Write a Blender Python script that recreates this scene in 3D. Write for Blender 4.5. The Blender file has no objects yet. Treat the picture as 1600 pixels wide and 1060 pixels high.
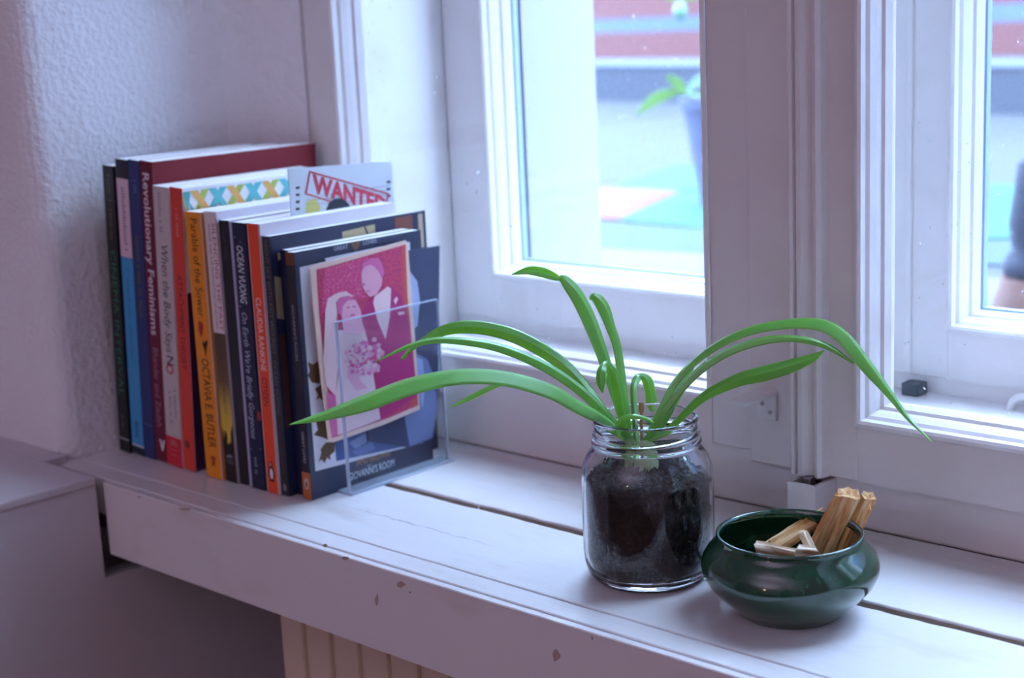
import bpy, bmesh, math, random
import numpy as np
from mathutils import Vector, Matrix
random.seed(7)
SC = bpy.context.scene
COL = SC.collection
PI = math.pi

# ------------------------------------------------------------------ camera, sky, lamp, added fill light, exposure
CAM = Vector((1.066, -.597, .33))
FPX = 2400.0
_y, _p, _r = [math.radians(a) for a in (-43.3, -11.87, -2.66)]
FW = Vector((math.sin(_y)*math.cos(_p), math.cos(_y)*math.cos(_p), math.sin(_p)))
_rt = FW.cross(Vector((0, 0, 1))).normalized(); _up = _rt.cross(FW)
RT = math.cos(_r)*_rt + math.sin(_r)*_up
UP = -math.sin(_r)*_rt + math.cos(_r)*_up
cd = bpy.data.cameras.new('camera'); cam = bpy.data.objects.new('camera', cd); COL.objects.link(cam)
cam.matrix_world = Matrix(((RT.x, UP.x, -FW.x, CAM.x), (RT.y, UP.y, -FW.y, CAM.y), (RT.z, UP.z, -FW.z, CAM.z), (0, 0, 0, 1)))
cd.sensor_fit = 'HORIZONTAL'; cd.sensor_width = 36; cd.lens = FPX/1600*36
cd.clip_start = .02; cd.clip_end = 200
cd.dof.use_dof = True; cd.dof.focus_distance = .90; cd.dof.aperture_fstop = 8.0
SC.camera = cam

w = bpy.data.worlds.new('sky'); SC.world = w; w.use_nodes = True
bg = w.node_tree.nodes['Background']
bg.inputs[0].default_value = (.515, .71, 1.0, 1); bg.inputs[1].default_value = 18.0

def lamp(name, loc, col, power, radius):
    l = bpy.data.lights.new(name, 'POINT'); l.color = col; l.energy = power; l.shadow_soft_size = radius
    o = bpy.data.objects.new(name, l); o.location = loc; COL.objects.link(o); return o
lamp('room_lamp', (.70, -2.2, .15), (1, .60, .40), 2.4, .03)
_s = bpy.data.lights.new('fill_spot', 'SPOT'); _s.color = (.78, .70, 1.0); _s.energy = 95.0; _s.spot_size = math.radians(140); _s.spot_blend = .8; _s.shadow_soft_size = .05  # unseen cool fill light, added to lift the shadows by wall bounce
_o = bpy.data.objects.new('fill_spot', _s); _o.location = (.8, -1.7, .9); COL.objects.link(_o)
_o.rotation_mode = 'QUATERNION'; _o.rotation_quaternion = Vector((.1, -1.0, .75)).to_track_quat('-Z', 'Y')

SC.view_settings.view_transform = 'Standard'; SC.view_settings.look = 'None'
SC.view_settings.exposure = 0.5; SC.view_settings.gamma = 1.0
SC.view_settings.use_curve_mapping = False

# ------------------------------------------------------------------ helpers
def at(px, py, ax, val):
    "point of the place seen at a photograph pixel, on the plane ax = val"
    d = FW + RT*((px-800)/FPX) - UP*((py-530)/FPX)
    i = 'XYZ'.index(ax); return CAM + d*((val-CAM[i])/d[i])
def at_depth(px, py, dep):
    return CAM + (FW + RT*((px-800)/FPX) - UP*((py-530)/FPX))*dep
def lin(h):
    h = h.lstrip('#'); v = [int(h[i:i+2], 16)/255 for i in (0, 2, 4)]
    return tuple(c/12.92 if c <= .04045 else ((c+.055)/1.055)**2.4 for c in v)+(1,)
_mc = {}
def mat(h, rough=.5, spec=.5, bump=0, bscale=200, coat=0, metal=0):
    k = (h, rough, spec, bump, bscale, coat, metal)
    if k in _mc: return _mc[k]
    m = bpy.data.materials.new('paint'); m.use_nodes = True
    nt = m.node_tree; b = nt.nodes['Principled BSDF']
    b.inputs['Base Color'].default_value = lin(h); b.inputs['Roughness'].default_value = rough
    b.inputs['Specular IOR Level'].default_value = spec; b.inputs['Coat Weight'].default_value = coat
    b.inputs['Metallic'].default_value = metal
    if bump:
        tc = nt.nodes.new('ShaderNodeTexCoord'); n = nt.nodes.new('ShaderNodeTexNoise'); bp = nt.nodes.new('ShaderNodeBump')
        n.inputs['Scale'].default_value = bscale; n.inputs['Detail'].default_value = 4
        bp.inputs['Strength'].default_value = bump; bp.inputs['Distance'].default_value = .002
        nt.links.new(tc.outputs['Object'], n.inputs['Vector']); nt.links.new(n.outputs['Fac'], bp.inputs['Height'])
        nt.links.new(bp.outputs['Normal'], b.inputs['Normal'])
    _mc[k] = m; return m
def paint(name, c1, c2, scale, lo, hi, rough=.35, bump=.15, bscale=120, stretch=(1, 1, 1), spec=.5):
    "painted surface with wear of colour c2"
    m = bpy.data.materials.new(name); m.use_nodes = True; nt = m.node_tree; b = nt.nodes['Principled BSDF']
    N = nt.nodes.new; L = nt.links.new
    tc = N('ShaderNodeTexCoord'); mp = N('ShaderNodeMapping'); mp.inputs['Scale'].default_value = stretch
    n = N('ShaderNodeTexNoise'); n.inputs['Scale'].default_value = scale; n.inputs['Detail'].default_value = 6
    cr = N('ShaderNodeValToRGB'); cr.color_ramp.elements[0].position = lo; cr.color_ramp.elements[1].position = hi
    cr.color_ramp.elements[0].color = lin(c1); cr.color_ramp.elements[1].color = lin(c2)
    n2 = N('ShaderNodeTexNoise'); n2.inputs['Scale'].default_value = bscale; n2.inputs['Detail'].default_value = 3
    bp = N('ShaderNodeBump'); bp.inputs['Strength'].default_value = bump; bp.inputs['Distance'].default_value = .002
    L(tc.outputs['Object'], mp.inputs['Vector']); L(mp.outputs['Vector'], n.inputs['Vector']); L(mp.outputs['Vector'], n2.inputs['Vector'])
    L(n.outputs['Fac'], cr.inputs['Fac']); L(cr.outputs['Color'], b.inputs['Base Color'])
    L(n2.outputs['Fac'], bp.inputs['Height']); L(bp.outputs['Normal'], b.inputs['Normal'])
    b.inputs['Roughness'].default_value = rough; b.inputs['Specular IOR Level'].default_value = spec
    return m
def thin_glass(name, tint=(1, 1, 1, 1), dust=0.0):
    m = bpy.data.materials.new(name); m.use_nodes = True; nt = m.node_tree; N = nt.nodes.new; L = nt.links.new
    for n in list(nt.nodes): nt.nodes.remove(n)
    out = N('ShaderNodeOutputMaterial'); tr = N('ShaderNodeBsdfTransparent'); tr.inputs[0].default_value = tint
    gl = N('ShaderNodeBsdfGlossy'); gl.inputs['Roughness'].default_value = .02
    lw = N('ShaderNodeLayerWeight'); lw.inputs['Blend'].default_value = .5
    pw = N('ShaderNodeMath'); pw.operation = 'POWER'; pw.inputs[1].default_value = 5
    fr = N('ShaderNodeMath'); fr.operation = 'MULTIPLY_ADD'; fr.inputs[1].default_value = .6; fr.inputs[2].default_value = .025
    L(lw.outputs['Facing'], pw.inputs[0]); L(pw.outputs[0], fr.inputs[0])
    mx = N('ShaderNodeMixShader'); L(fr.outputs[0], mx.inputs[0]); L(tr.outputs[0], mx.inputs[1]); L(gl.outputs[0], mx.inputs[2])
    last = mx
    if dust:
        tc = N('ShaderNodeTexCoord'); n = N('ShaderNodeTexNoise'); n.inputs['Scale'].default_value = 260; n.inputs['Detail'].default_value = 2
        cr = N('ShaderNodeValToRGB'); cr.color_ramp.elements[0].position = .72; cr.color_ramp.elements[1].position = .79
        cr.color_ramp.elements[1].color = (dust, dust, dust, 1); cr.color_ramp.elements[0].color = (.004, .004, .004, 1)
        df = N('ShaderNodeBsdfTranslucent'); m2 = N('ShaderNodeMixShader')
        L(tc.outputs['Object'], n.inputs['Vector']); L(n.outputs['Fac'], cr.inputs['Fac'])
        L(cr.outputs['Color'], m2.inputs[0]); L(mx.outputs[0], m2.inputs[1]); L(df.outputs[0], m2.inputs[2]); last = m2
    L(last.outputs[0], out.inputs[0]); return m

def link(name, me, parent=None, kind=None, label=None, cat=None, group=None, loc=None):
    o = bpy.data.objects.new(name, me); COL.objects.link(o)
    if parent is not None: o.parent = parent
    if loc is not None: o.location = loc
    if kind: o['kind'] = kind
    if label: o['label'] = label
    if cat: o['category'] = cat
    if group: o['group'] = group
    return o
def empty(name, label, cat, loc=(0, 0, 0), rot=None, group=None, kind=None):
    o = link(name, None, None, kind, label, cat, group, loc); o.empty_display_size = .02
    if rot: o.rotation_euler = rot
    return o
def mesh(name, verts, faces, mats, fm=None, smooth=False):
    me = bpy.data.meshes.new(name); me.from_pydata([tuple(v) for v in verts], [], faces)
    for m in (mats if isinstance(mats, (list, tuple)) else [mats]): me.materials.append(m)
    if fm: me.polygons.foreach_set('material_index', fm)
    if smooth: me.polygons.foreach_set('use_smooth', [True]*len(me.polygons))
    me.update(); return me
class MB:
    def __init__(s): s.v = []; s.f = []; s.m = []
    def box(s, x0, x1, y0, y1, z0, z1, mi=0, bev=0):
        if bev:
            bm = bmesh.new(); bmesh.ops.create_cube(bm, size=1)
            for v in bm.verts: v.co = Vector(((x0+x1)/2+v.co.x*(x1-x0), (y0+y1)/2+v.co.y*(y1-y0), (z0+z1)/2+v.co.z*(z1-z0)))
            bmesh.ops.bevel(bm, geom=bm.edges[:], offset=bev, segments=2, affect='EDGES', profile=.5)
            s.bm(bm, mi); return s
        n = len(s.v)
        s.v += [Vector((x, y, z)) for z in (z0, z1) for y in (y0, y1) for x in (x0, x1)]
        s.f += [tuple(n+i for i in q) for q in ((0, 2, 3, 1), (4, 5, 7, 6), (0, 1, 5, 4), (2, 6, 7, 3), (0, 4, 6, 2), (1, 3, 7, 5))]
        s.m += [mi]*6; return s
    def bm(s, bm, mi=0):
        n = len(s.v); bm.verts.index_update()
        s.v += [v.co.copy() for v in bm.verts]
        for f in bm.faces: s.f.append(tuple(n+v.index for v in f.verts)); s.m.append(mi)
        bm.free(); return s
    def poly(s, pts, mi=0):
        n = len(s.v); s.v += [Vector(p) for p in pts]; s.f.append(tuple(range(n, n+len(pts)))); s.m.append(mi); return s
    def prism(s, pts, z0, z1, mi=0):
        n = len(s.v); k = len(pts)
        s.v += [Vector((p[0], p[1], z)) for z in (z0, z1) for p in pts]
        s.f += [tuple(n+i for i in reversed(range(k))), tuple(n+k+i for i in range(k))]
        s.f += [(n+i, n+(i+1) % k, n+k+(i+1) % k, n+k+i) for i in range(k)]
        s.m += [mi]*(k+2); return s
    def rectsweep(s, x0, x1, z0, z1, y, prof, mi=0):
        "prof: (inset, depth) swept round the inside of a rectangle in the XZ plane, mitred"
        n = len(s.v)
        for a, d in prof:
            s.v += [Vector(p) for p in ((x0+a, y+d, z0+a), (x1-a, y+d, z0+a), (x1-a, y+d, z1-a), (x0+a, y+d, z1-a))]
        for i in range(len(prof)-1):
            for j in range(4):
                a = n+4*i+j; b = n+4*i+(j+1) % 4
                s.f.append((a, b, b+4, a+4)); s.m.append(mi)
        return s
    def build(s, name, mats, parent=None, smooth=False, **k):
        me = mesh(name, s.v, s.f, mats, s.m, smooth); return link(name, me, parent, **k)
def lathe(prof, n=64, close=False):
    v = []; f = []; k = len(prof)
    for i in range(n):
        a = 2*PI*i/n
        for r, z in prof: v.append((r*math.cos(a), r*math.sin(a), z))
    for i in range(n):
        for j in range(k if close else k-1):
            a = i*k+j; b = i*k+(j+1) % k; c = ((i+1) % n)*k+(j+1) % k; d = ((i+1) % n)*k+j
            f.append((a, d, c, b))
    me_v = v; return me_v, f
def smooth_curve(pts, n=16):
    "Catmull-Rom through pts (tuples of any length)"
    P = [np.array(p, float) for p in pts]; P = [2*P[0]-P[1]]+P+[2*P[-1]-P[-2]]; out = []
    for i in range(1, len(P)-2):
        for t in np.linspace(0, 1, n, endpoint=False):
            a, b, c, d = P[i-1:i+3]
            out.append(.5*((2*b)+(c-a)*t+(2*a-5*b+4*c-d)*t*t+(3*b-a-3*c+d)*t**3))
    out.append(P[-2]); return out
_tc = {}
def text_geo(s, bold=0, shear=0):
    k = (s, bold, shear)
    if k in _tc: return _tc[k]
    c = bpy.data.curves.new('lettering', 'FONT'); c.body = s; c.resolution_u = 2; c.offset = bold; c.shear = shear
    o = bpy.data.objects.new('lettering', c); COL.objects.link(o)
    dg = bpy.context.evaluated_depsgraph_get(); me = bpy.data.meshes.new_from_object(o.evaluated_get(dg))
    v = np.array([x.co[:] for x in me.vertices]); f = [tuple(p.vertices) for p in me.polygons]
    bpy.data.objects.remove(o); bpy.data.curves.remove(c); bpy.data.meshes.remove(me)
    v[:, 0] -= v[:, 0].min(); L = v[:, 0].max(); 
    _tc[k] = (v[:, :2], f, L); return _tc[k]
def text(mb, s, origin, ex, ey, length, height, mi=0, bold=0, shear=0):
    "letters along ex from origin, total length given, cap height given along ey"
    v, f, L = text_geo(s, bold, shear); n = len(mb.v)
    origin, ex, ey = Vector(origin), Vector(ex), Vector(ey)
    for x, y in v: mb.v.append(origin+ex*(x/L*length)+ey*(y/.70*height))
    for q in f: mb.f.append(tuple(n+i for i in q)); mb.m.append(mi)

# ------------------------------------------------------------------ materials of the setting
WHITE = paint('white_paint', 'dcd4d2', 'cfc2bb', 9, .45, .8, .33, .12, 60)
WHITE_T = paint('white_gloss_trim', 'e2dcdb', 'd3c7c1', 14, .5, .85, .28, .10, 80)
SILL = paint('white_sill_paint', 'ded8d8', 'b9aaa2', 16, .56, .86, .30, .22, 45, (.5, 1.6, 1))
PLASTER = mat('e8e3e5', .85, .2, .9, 210)
BEIGE = mat('d8c0aa', .45)
DARKGAP = mat('3a2f2a', .9)
GLASS = thin_glass('window_glass', (.97, .985, 1, 1), .55)
SHADE_BLUE = mat('8fa3c4', .5)  # blue-grey of the shadow beside the outer panes, as a colour

# ------------------------------------------------------------------ setting: room shell
mb = MB()
arc = [(-.003-.022*(1-math.cos(t)) if 0 else -.025+.022*math.sin(t), .0345-.022*math.cos(t)) for t in np.linspace(0, PI/2, 7)]
pier = [(-2, .0125)]+arc+[(0, .06), (.0, .135), (.003, .160), (.012, .187), (.030, .209), (.052, .220), (.0715, .2245), (.0715, .262), (.095, .262), (.095, .405), (-2, .405)]
mb.prism(pier, -.8, 2.2)
mb.prism([(1.06, .0125), (2.4, .0125), (2.4, .50), (.985, .50), (.985, .405), (1.01, .405), (1.01, .262), (.99, .262), (.99, .225), (1.06, .225)], -.8, 2.2)
mb.box(.0, 1.06, .242, .50, -.8, -.001)
mb.box(.0, 1.06, .404, .50, -.001, .058)
mb.box(-.02, 1.08, .0125, .50, 1.44, 2.2)
mb.build('wall_front', PLASTER, kind='structure')
MB().box(-2, .15, .4052, .503, -.8, 2.2).build('trim_3', mat('a09c9a', .9, bump=.3, bscale=60), kind='structure')
mb = MB().box(-2.1, -2, -3, .5, -.8, 2.2); mb.build('wall_left', PLASTER, kind='structure')
mb = MB().box(2.4, 2.5, -3, .5, -.8, 2.2); mb.build('wall_right', PLASTER, kind='structure')
mb = MB().box(-2.1, 2.5, -3.1, -3, -.8, 2.2); mb.build('wall_back', PLASTER, kind='structure')
mb = MB().box(-2.1, 2.5, -3.1, .5, 2.2, 2.3); mb.build('ceiling', PLASTER, kind='structure')
mb = MB().box(-2.1, 2.5, -3.1, .5, -.9, -.8); mb.build('floor', mat('6f4e38', .4), kind='structure')

# ------------------------------------------------------------------ window: frame, inner and outer casements
win = empty('window_1', None, None, kind='structure')
mb = MB()
mb.box(.02, 1.04, .230, .262, 0.0, .0615, bev=.002)                    # bottom rail of the fixed frame
mb.box(.02, .0745, .2275, .262, .0615, 1.44); mb.box(.988, 1.04, .2275, .262, .0615, 1.44)
mb.build('fixed_frame', WHITE, win)
mb = MB(); mb.box(.0955, 1.0095, .2625, .404, .030, .0585); mb.build('box_floor', WHITE_T, win)
mb = MB(); mb.box(.0951, .0975, .2625, .36, .0585, 1.44); mb.box(1.0075, 1.0099, .2625, .36, .0585, 1.44); mb.build('box_lining', WHITE_T, win)
BEAD = [(0, 0), (-.0012, -.0022), (.0012, -.0032), (.0030, -.0018), (.0034, .0030), (.0052, .0052), (.0066, .0105), (.0072, .0150), (.0090, .0165), (.0104, .0226), (.0104, .0262)]
def rail_frame(X0, X1, xa, xb, z0, za, zb, z1, y0, y1, m):
    b = MB(); b.box(X0, xa, y0, y1, z0, z1, bev=.0012); b.box(xb, X1, y0, y1, z0, z1, bev=.0012)
    b.box(xa, xb, y0+.0002, y1, z0, za); b.box(xa, xb, y0+.0002, y1, zb, z1); return b
# left inner casement
c = rail_frame(.0752, .5062, .110, .4738, .0402, .0713, 1.36, 1.40, .225, .2298, WHITE)
c = rail_frame(.0752, .5062, .110, .4738, .0402, .0713, 1.36, 1.40, .225, .258, WHITE)
cl = c.build('casement', WHITE, win)
MB().rectsweep(.110, .4738, .0713, 1.36, .225, BEAD).build('glazing_bead', WHITE_T, cl)
MB().box(.119, .465, .2478, .2500, .080, 1.352).build('pane', GLASS, cl)
# right inner casement, its lapped stile and cover strip
c = rail_frame(.5068, .985, .587, .951, .0338, .0713, 1.36, 1.405, .2215, .2565, WHITE)
cr = c.build('casement', WHITE, win)
MB().rectsweep(.587, .951, .0713, 1.36, .2215, BEAD).build('glazing_bead', WHITE_T, cr)
MB().box(.596, .942, .2443, .2465, .080, 1.352).build('pane', GLASS, cr)
prof = [(.5431, .2216), (.5431, .2135), (.5446, .2118), (.5462, .2132), (.5468, .2160), (.5490, .2128), (.5525, .2122), (.5550, .2150), (.5575, .2180), (.5600, .2150), (.5630, .2128), (.5655, .2150), (.5670, .2216)]
mb = MB(); mb.prism(prof, .0340, 1.40); mb.build('cover_strip', WHITE_T, cr)
# outer casements
for (X0, X1, xa, xb, zz) in ((.098, .505, .1457, .445, .1085), (.5056, 1.007, .5765, .945, .1055)):
    c = rail_frame(X0, X1, xa, xb, .0700, zz, 1.36, 1.40, .36, .388, WHITE_T)
    co = c.build('outer_casement', WHITE_T, win)
    MB().rectsweep(xa, xb, zz, 1.36, .36, BEAD).build('glazing_bead', WHITE_T, co)
    MB().box(xa+.009, xb-.009, .3828, .3850, zz+.009, 1.352).build('pane', GLASS, co)
    MB().rectsweep(xa+.0104, xb-.0104, zz+.0104, 1.3496, .3865, [(0, 0), (.0016, 0), (.0016, .006), (0, .007)]).build('rebate_shade', SHADE_BLUE, co)  # strips painted as the bead's shadow line round the glass
mb = MB(); mb.box(.5440, .5490, .3570, .3605, .072, 1.40, bev=.001); mb.build('cover_strip', WHITE_T, co)
mb = MB(); mb.box(.0976, 1.0074, .362, .403, .0586, .0698); mb.build('outer_frame', WHITE_T, win)
mb = MB(); mb.box(.15, .985, .404, .56, .0582, .0640); mb.build('outer_sill', mat('87929e', .6), win)
# small hardware
hk = MB(); hk.box(.5136, .5286, .2188, .2214, .0648, .0846, bev=.0008); hk.box(.5136, .5290, .1835, .2214, .0822, .0850, bev=.0006)
lk = hk.build('latch_bracket', WHITE_T, win)
for (x, z) in ((.5185, .0755), (.5245, .0705)):
    v, f = lathe([(0, 0), (.0013, 0), (.0014, .0006), (.0006, .0011), (0, .0012)], 12)
    me = mesh('screw', [(x+a, .2187-cz, z+b) for a, b, cz in v], f, mat('b8b0b4', .4)); link('screw', me, lk)
ct = MB(); y0, y1, xa, xb, zl, zh = .2045, .2298, .5462, .5668, .0095, .0312
ct.box(xa, xb, y0, y0+.0022, zl+.0035, zh); ct.box(xa, xa+.0025, y0+.0022, y1, zl, zh); ct.box(xb-.0025, xb, y0+.0022, y1, zl, zh)
ct.box(xa+.0025, xb-.0025, y0+.0006, y1, zl, zl+.0050)
kt = ct.build('bolt_catch', WHITE_T, win)
MB().box(xa+.003, xb-.003, y0+.0025, y1-.001, zl+.0055, zh-.004).build('bolt_socket', DARKGAP, kt)
MB().box(.553, .559, .211, .218, .012, .0335, bev=.0008).build('bolt', mat('9a9aa0', .4, metal=.8), kt)
# white knob-like ring on the box floor behind the right pane, dark stay foot at its left
bm = bmesh.new(); 
mbk = MB(); R, r = .0095, .0028
for i in range(25):
    a = PI*i/24
    for j in range(8):
        t = 2*PI*j/8; mbk.v.append(Vector((.637+(R+r*math.cos(t))*math.cos(a), .349+r*math.sin(t), .0585+(R+r*math.cos(t))*math.sin(a))))
for i in range(24):
    for j in range(8):
        mbk.f.append((i*8+j, i*8+(j+1) % 8, (i+1)*8+(j+1) % 8, (i+1)*8+j)); mbk.m.append(0)
mbk.build('pull_ring', WHITE_T, win, smooth=True); bm.free()
MB().box(.549, .562, .345, .3585, .0588, .0675, bev=.001).build('stay_foot', mat('39424a', .5), win)

# ------------------------------------------------------------------ window sill of painted boards
sill = empty('windowsill', None, None, kind='structure')
def board(name, x0, x1, ya, yb, z0, z1, ja, jb, m, seg=90, step=None):
    "board with slightly irregular long edges"
    rnd = random.Random(name+str(ya)); v = []; f = []
    qa = qb = 0
    for i in range(seg+1):
        x = x0+(x1-x0)*i/seg
        qa = .6*qa+rnd.uniform(-ja, ja); qb = .6*qb+rnd.uniform(-jb, jb)
        a, b = ya+qa, yb+qb
        bev = .0006
        v += [(x, a, z0), (x, a, z1-bev), (x, a+bev, z1), (x, b-bev, z1), (x, b, z1-bev), (x, b, z0)]
    for i in range(seg):
        for j in range(6):
            k = (j+1) % 6; f.append((i*6+j, i*6+k, (i+1)*6+k, (i+1)*6+j))
    f.append((5, 4, 3, 2, 1, 0)); f.append(tuple(seg*6+j for j in range(6)))
    return link(name, mesh(name, v, f, m), sill)
board('plank', .0735, 1.055, -.0005, .0051, -.0570, -.0006, .0000, .0002, SILL)
board('plank', -.002, 1.055, .0060, .0243, -.030, .0, .00015, .00025, SILL)
board('plank', -.002, 1.055, .0254, .1168, -.030, .0, .0002, .0007, SILL, 140)
board('plank', .002, 1.055, .1246, .2296, -.030, .0004, .0006, .0001, SILL, 140)
MB().box(.0, 1.055, .004, .229, -.040, -.0302).build('underboard', DARKGAP, sill)
MB().box(.0, 1.055, .1238, .1250, -.0200, -.0010).build('bare_wood_edge', mat('8a7768', .9), sill)

# hairline crack in the paint and chipped spots on the front board
rc = random.Random(5); cv = []; n = 40
for i in range(n+1):
    px = 515+(785-515)*i/n; py = 786+(858-786)*(i/n)**1.05+rc.uniform(-1.2, 1.2); p = at(px, py, 'Z', .0); h_ = .00045*math.sin(PI*i/n)*rc.uniform(.2, 1.2)
    cv += [(p.x, p.y-h_, .00008), (p.x, p.y+h_, .00008)]
link('paint_crack', mesh('paint_crack', cv, [(2*i, 2*i+2, 2*i+3, 2*i+1) for i in range(n)], mat('8d8692', .8)), sill)
CHIP = mat('b39a92', .85)
for cx, cy, rx, ry in ((589, 937, 4, 9), (625, 914, 8, 5), (641, 926, 2, 2), (869, 1025, 6, 10), (539, 873, 6, 3), (289, 796, 10, 2.5), (925, 997, 2, 4), (217, 777, 2.5, 2), (508, 853, 4, 2.5)):
    cp = [at(cx+rx*rc.uniform(.6, 1.2)*math.cos(2*PI*k/9), cy+ry*rc.uniform(.6, 1.2)*math.sin(2*PI*k/9), 'Y', -.0007) for k in range(9)]
    link('paint_chip', mesh('paint_chip', cp, [tuple(range(9))], CHIP), sill)

# ------------------------------------------------------------------ built-in cabinet left of the sill, radiator under it
cab = empty('cabinet', 'white painted built-in cabinet with lidded top at left end of windowsill', 'cabinet', (.07, -.01, -.8))
o = MB(); 
v = [(.0715, .2410), (.0715, .2410)]
# side panel in the YZ plane with a notch for the sill board
prof = [(-.60, -.80), (.2238, -.80), (.2238, -.0752), (-.0065, -.0752), (-.0065, -.0012), (-.60, -.0012)]
n = len(prof); vv = [(x, y, z) for x in (.0530, .0722) for y, z in prof]
ff = [tuple(reversed(range(n))), tuple(range(n, 2*n))]+[(i, (i+1) % n, n+(i+1) % n, n+i) for i in range(n)]
bm = bmesh.new()
CABP = mat('cfc6cb', .5, bump=.12, bscale=90)
def wl(o, parent): o.matrix_parent_inverse = Matrix.Translation(-Vector(parent.location)); return o
wl(link('side_panel', mesh('side_panel', vv, ff, CABP), cab), cab); bm.free()
wl(MB().box(-.62, .0530, -.60, -.58, -.80, -.0012).build('front_panel', CABP, cab), cab)
wl(MB().box(-.62, .0740, -.602, -.0072, -.0010, .0062, bev=.0012).build('lid', CABP, cab), cab)
wl(MB().box(-.62, .0020, -.0072, .0120, -.0010, .0060).build('lid_fillet', CABP, cab), cab)

rad = empty('radiator', 'beige ribbed radiator under the windowsill', 'radiator', (.2, .07, -.8))
wl(MB().box(.192, 1.04, .064, .120, -.70, -.078, bev=.003).build('body', BEIGE, rad), rad)
xr = .1965
rib = None
while xr < .80:
    if rib is None:
        me = mesh('rib', *[(lambda b: (b.v, b.f))(MB().box(-.0128, .0128, .060, .0665, -.69, -.080, bev=.0026))][0], BEIGE)
    rb = link('rib', me, rad); wl(rb, rad); rb.location = (xr+.0128, 0, 0); xr += .0305; rib = 1

# ------------------------------------------------------------------ books
def zof(y, yt, yb, H): return (yb-y)/(yb-yt)*H
class Book:
    def __init__(s, label, x0, x1, y0, D, H, spine, cover, lean=0, rough=.35, yt=250, yb=720, pages='e9e4e2'):
        s.W = W = x1-x0; s.H = H; s.D = D; s.yt = yt; s.yb = yb
        th = math.radians(lean)
        s.root = empty('book', label, 'book', (x0, y0, .0006+W*math.sin(th)), (0, th, 0), 'books standing on the windowsill')
        t = .00045
        b = MB(); b.box(0, W, 0, t, 0, H, 0, bev=.0002); b.box(0, t, t, D, 0, H, 1); b.box(W-t, W, t, D, 0, H, 1)
        s.cover = b.build('cover', [mat(spine, rough), mat(cover, rough)], s.root)
        p = MB(); p.box(t, W-t, t, D-.0006, .0003, H-.0002)
        s.pages = p.build('page_block', PAGES, s.root)
        s.n = 0
    def z(s, y): return zof(y, s.yt, s.yb, s.H)
    def t(s, txt, ya, yb, xf, hf, col, bold=0, shear=0, name='lettering'):
        "spine title reading downwards; xf: baseline as a share of the width, hf: cap height as a share"
        b = MB(); text(b, txt, (xf*s.W, -.00016, s.z(ya)), (0, 0, -1), (1, 0, 0), s.z(ya)-s.z(yb), hf*s.W, 0, bold, shear)
        b.build(name, mat(col, .5), s.cover)
    def marks(s, n, ya, yb, xf, hf, col):
        "a line of print too small and blurred to read: n short strokes"
        r_ = random.Random(n*7+int(ya)); b = MB(); za, zb = s.z(ya), s.z(yb); st = (zb-za)/n
        for k in range(n):
            if r_.random() < .14: continue
            h = hf*(1 if r_.random() < .3 else .7)*s.W; x = xf*s.W
            b.poly([(x, -.00016, za+st*k), (x+h, -.00016, za+st*k), (x+h, -.00016, za+st*(k+.62)), (x, -.00016, za+st*(k+.62))])
        o = b.build('blurred_print', mat(col, .5), s.cover); o['kind'] = 'stuff'
    def band(s, ya, yb, col, xa=0, xb=1, lift=.00006, name='colour_band'):
        MB().box(xa*s.W, xb*s.W, -lift, .0001, s.z(yb), s.z(ya)).build(name, mat(col, .4) if isinstance(col, str) else col, s.cover)
    def blob(s, pts, col, lift=.00014, name='emblem'):
        "pts: (share of width, photo row)"
        b = MB(); b.poly([(x*s.W, -lift, s.z(y)) for x, y in pts]); me = b
        ob = b.build(name, mat(col, .5), s.cover); return ob
def oval(cx, cy, rx, ry, n=18, a0=0, a1=2*PI):
    return [(cx+rx*math.cos(a0+(a1-a0)*i/n), cy+ry*math.sin(a0+(a1-a0)*i/n)) for i in range(n)]

PAGES = bpy.data.materials.new('page_edges'); PAGES.use_nodes = True
def _pages():
    nt = PAGES.node_tree; b = nt.nodes['Principled BSDF']; N = nt.nodes.new; L = nt.links.new
    tc = N('ShaderNodeTexCoord'); mp = N('ShaderNodeMapping'); mp.inputs['Scale'].default_value = (2600, 3, 3)
    n = N('ShaderNodeTexNoise'); n.inputs['Scale'].default_value = 1; n.inputs['Detail'].default_value = 1
    cr = N('ShaderNodeValToRGB'); cr.color_ramp.elements[0].color = lin('cfc9c8'); cr.color_ramp.elements[1].color = lin('f3f0ee')
    cr.color_ramp.elements[0].position = .3; cr.color_ramp.elements[1].position = .6
    L(tc.outputs['Object'], mp.inputs['Vector']); L(mp.outputs['Vector'], n.inputs['Vector']); L(n.outputs['Fac'], cr.inputs['Fac'])
    L(cr.outputs['Color'], b.inputs['Base Color']); b.inputs['Roughness'].default_value = .8
_pages()
LEAN = 3.9
B1 = Book('black spined paperback with green lettering, against the wall at row end', .0092, .0236, .0565, .120, .2312, '0d1116', '14181f', LEAN, yt=260, yb=706)
B1.t('Trinh T. Minh-ha', 270, 372, .36, .34, '6f6a3c'); B1.t('CINEMA INTERVAL', 388, 616, .28, .50, '2a8a5e', -.012); B1.marks(9, 646, 673, .4, .2, '5a6070')
B1.band(684.5, 686.5, 'b9b9c4', .05, .98, name='rule')
B2 = Book('slim book with turquoise spine and pale pink top label', .0256, .0428, .0575, .125, .2364, '101826', '151c30', LEAN, yt=250, yb=713)
B2.band(279, 399, 'dabac4', .04, .94, name='label_band'); B2.band(399.5, 697, '3794c8', .04, .97); B2.band(697, 700, 'c9cfdd', .04, .97, .00007, 'rule')
B2.marks(22, 292, 390, .36, .30, '8f7d8c'); B2.marks(30, 416, 560, .36, .26, '2f7fa8'); B2.marks(8, 659, 690, .36, .30, '1f5478')
B3 = Book('dark blue spined paperback with small olive lettering beside the maroon one', .0438, .0582, .0570, .138, .2364, '1d2f6c', '1b2a57', LEAN, yt=251, yb=719)
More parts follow.
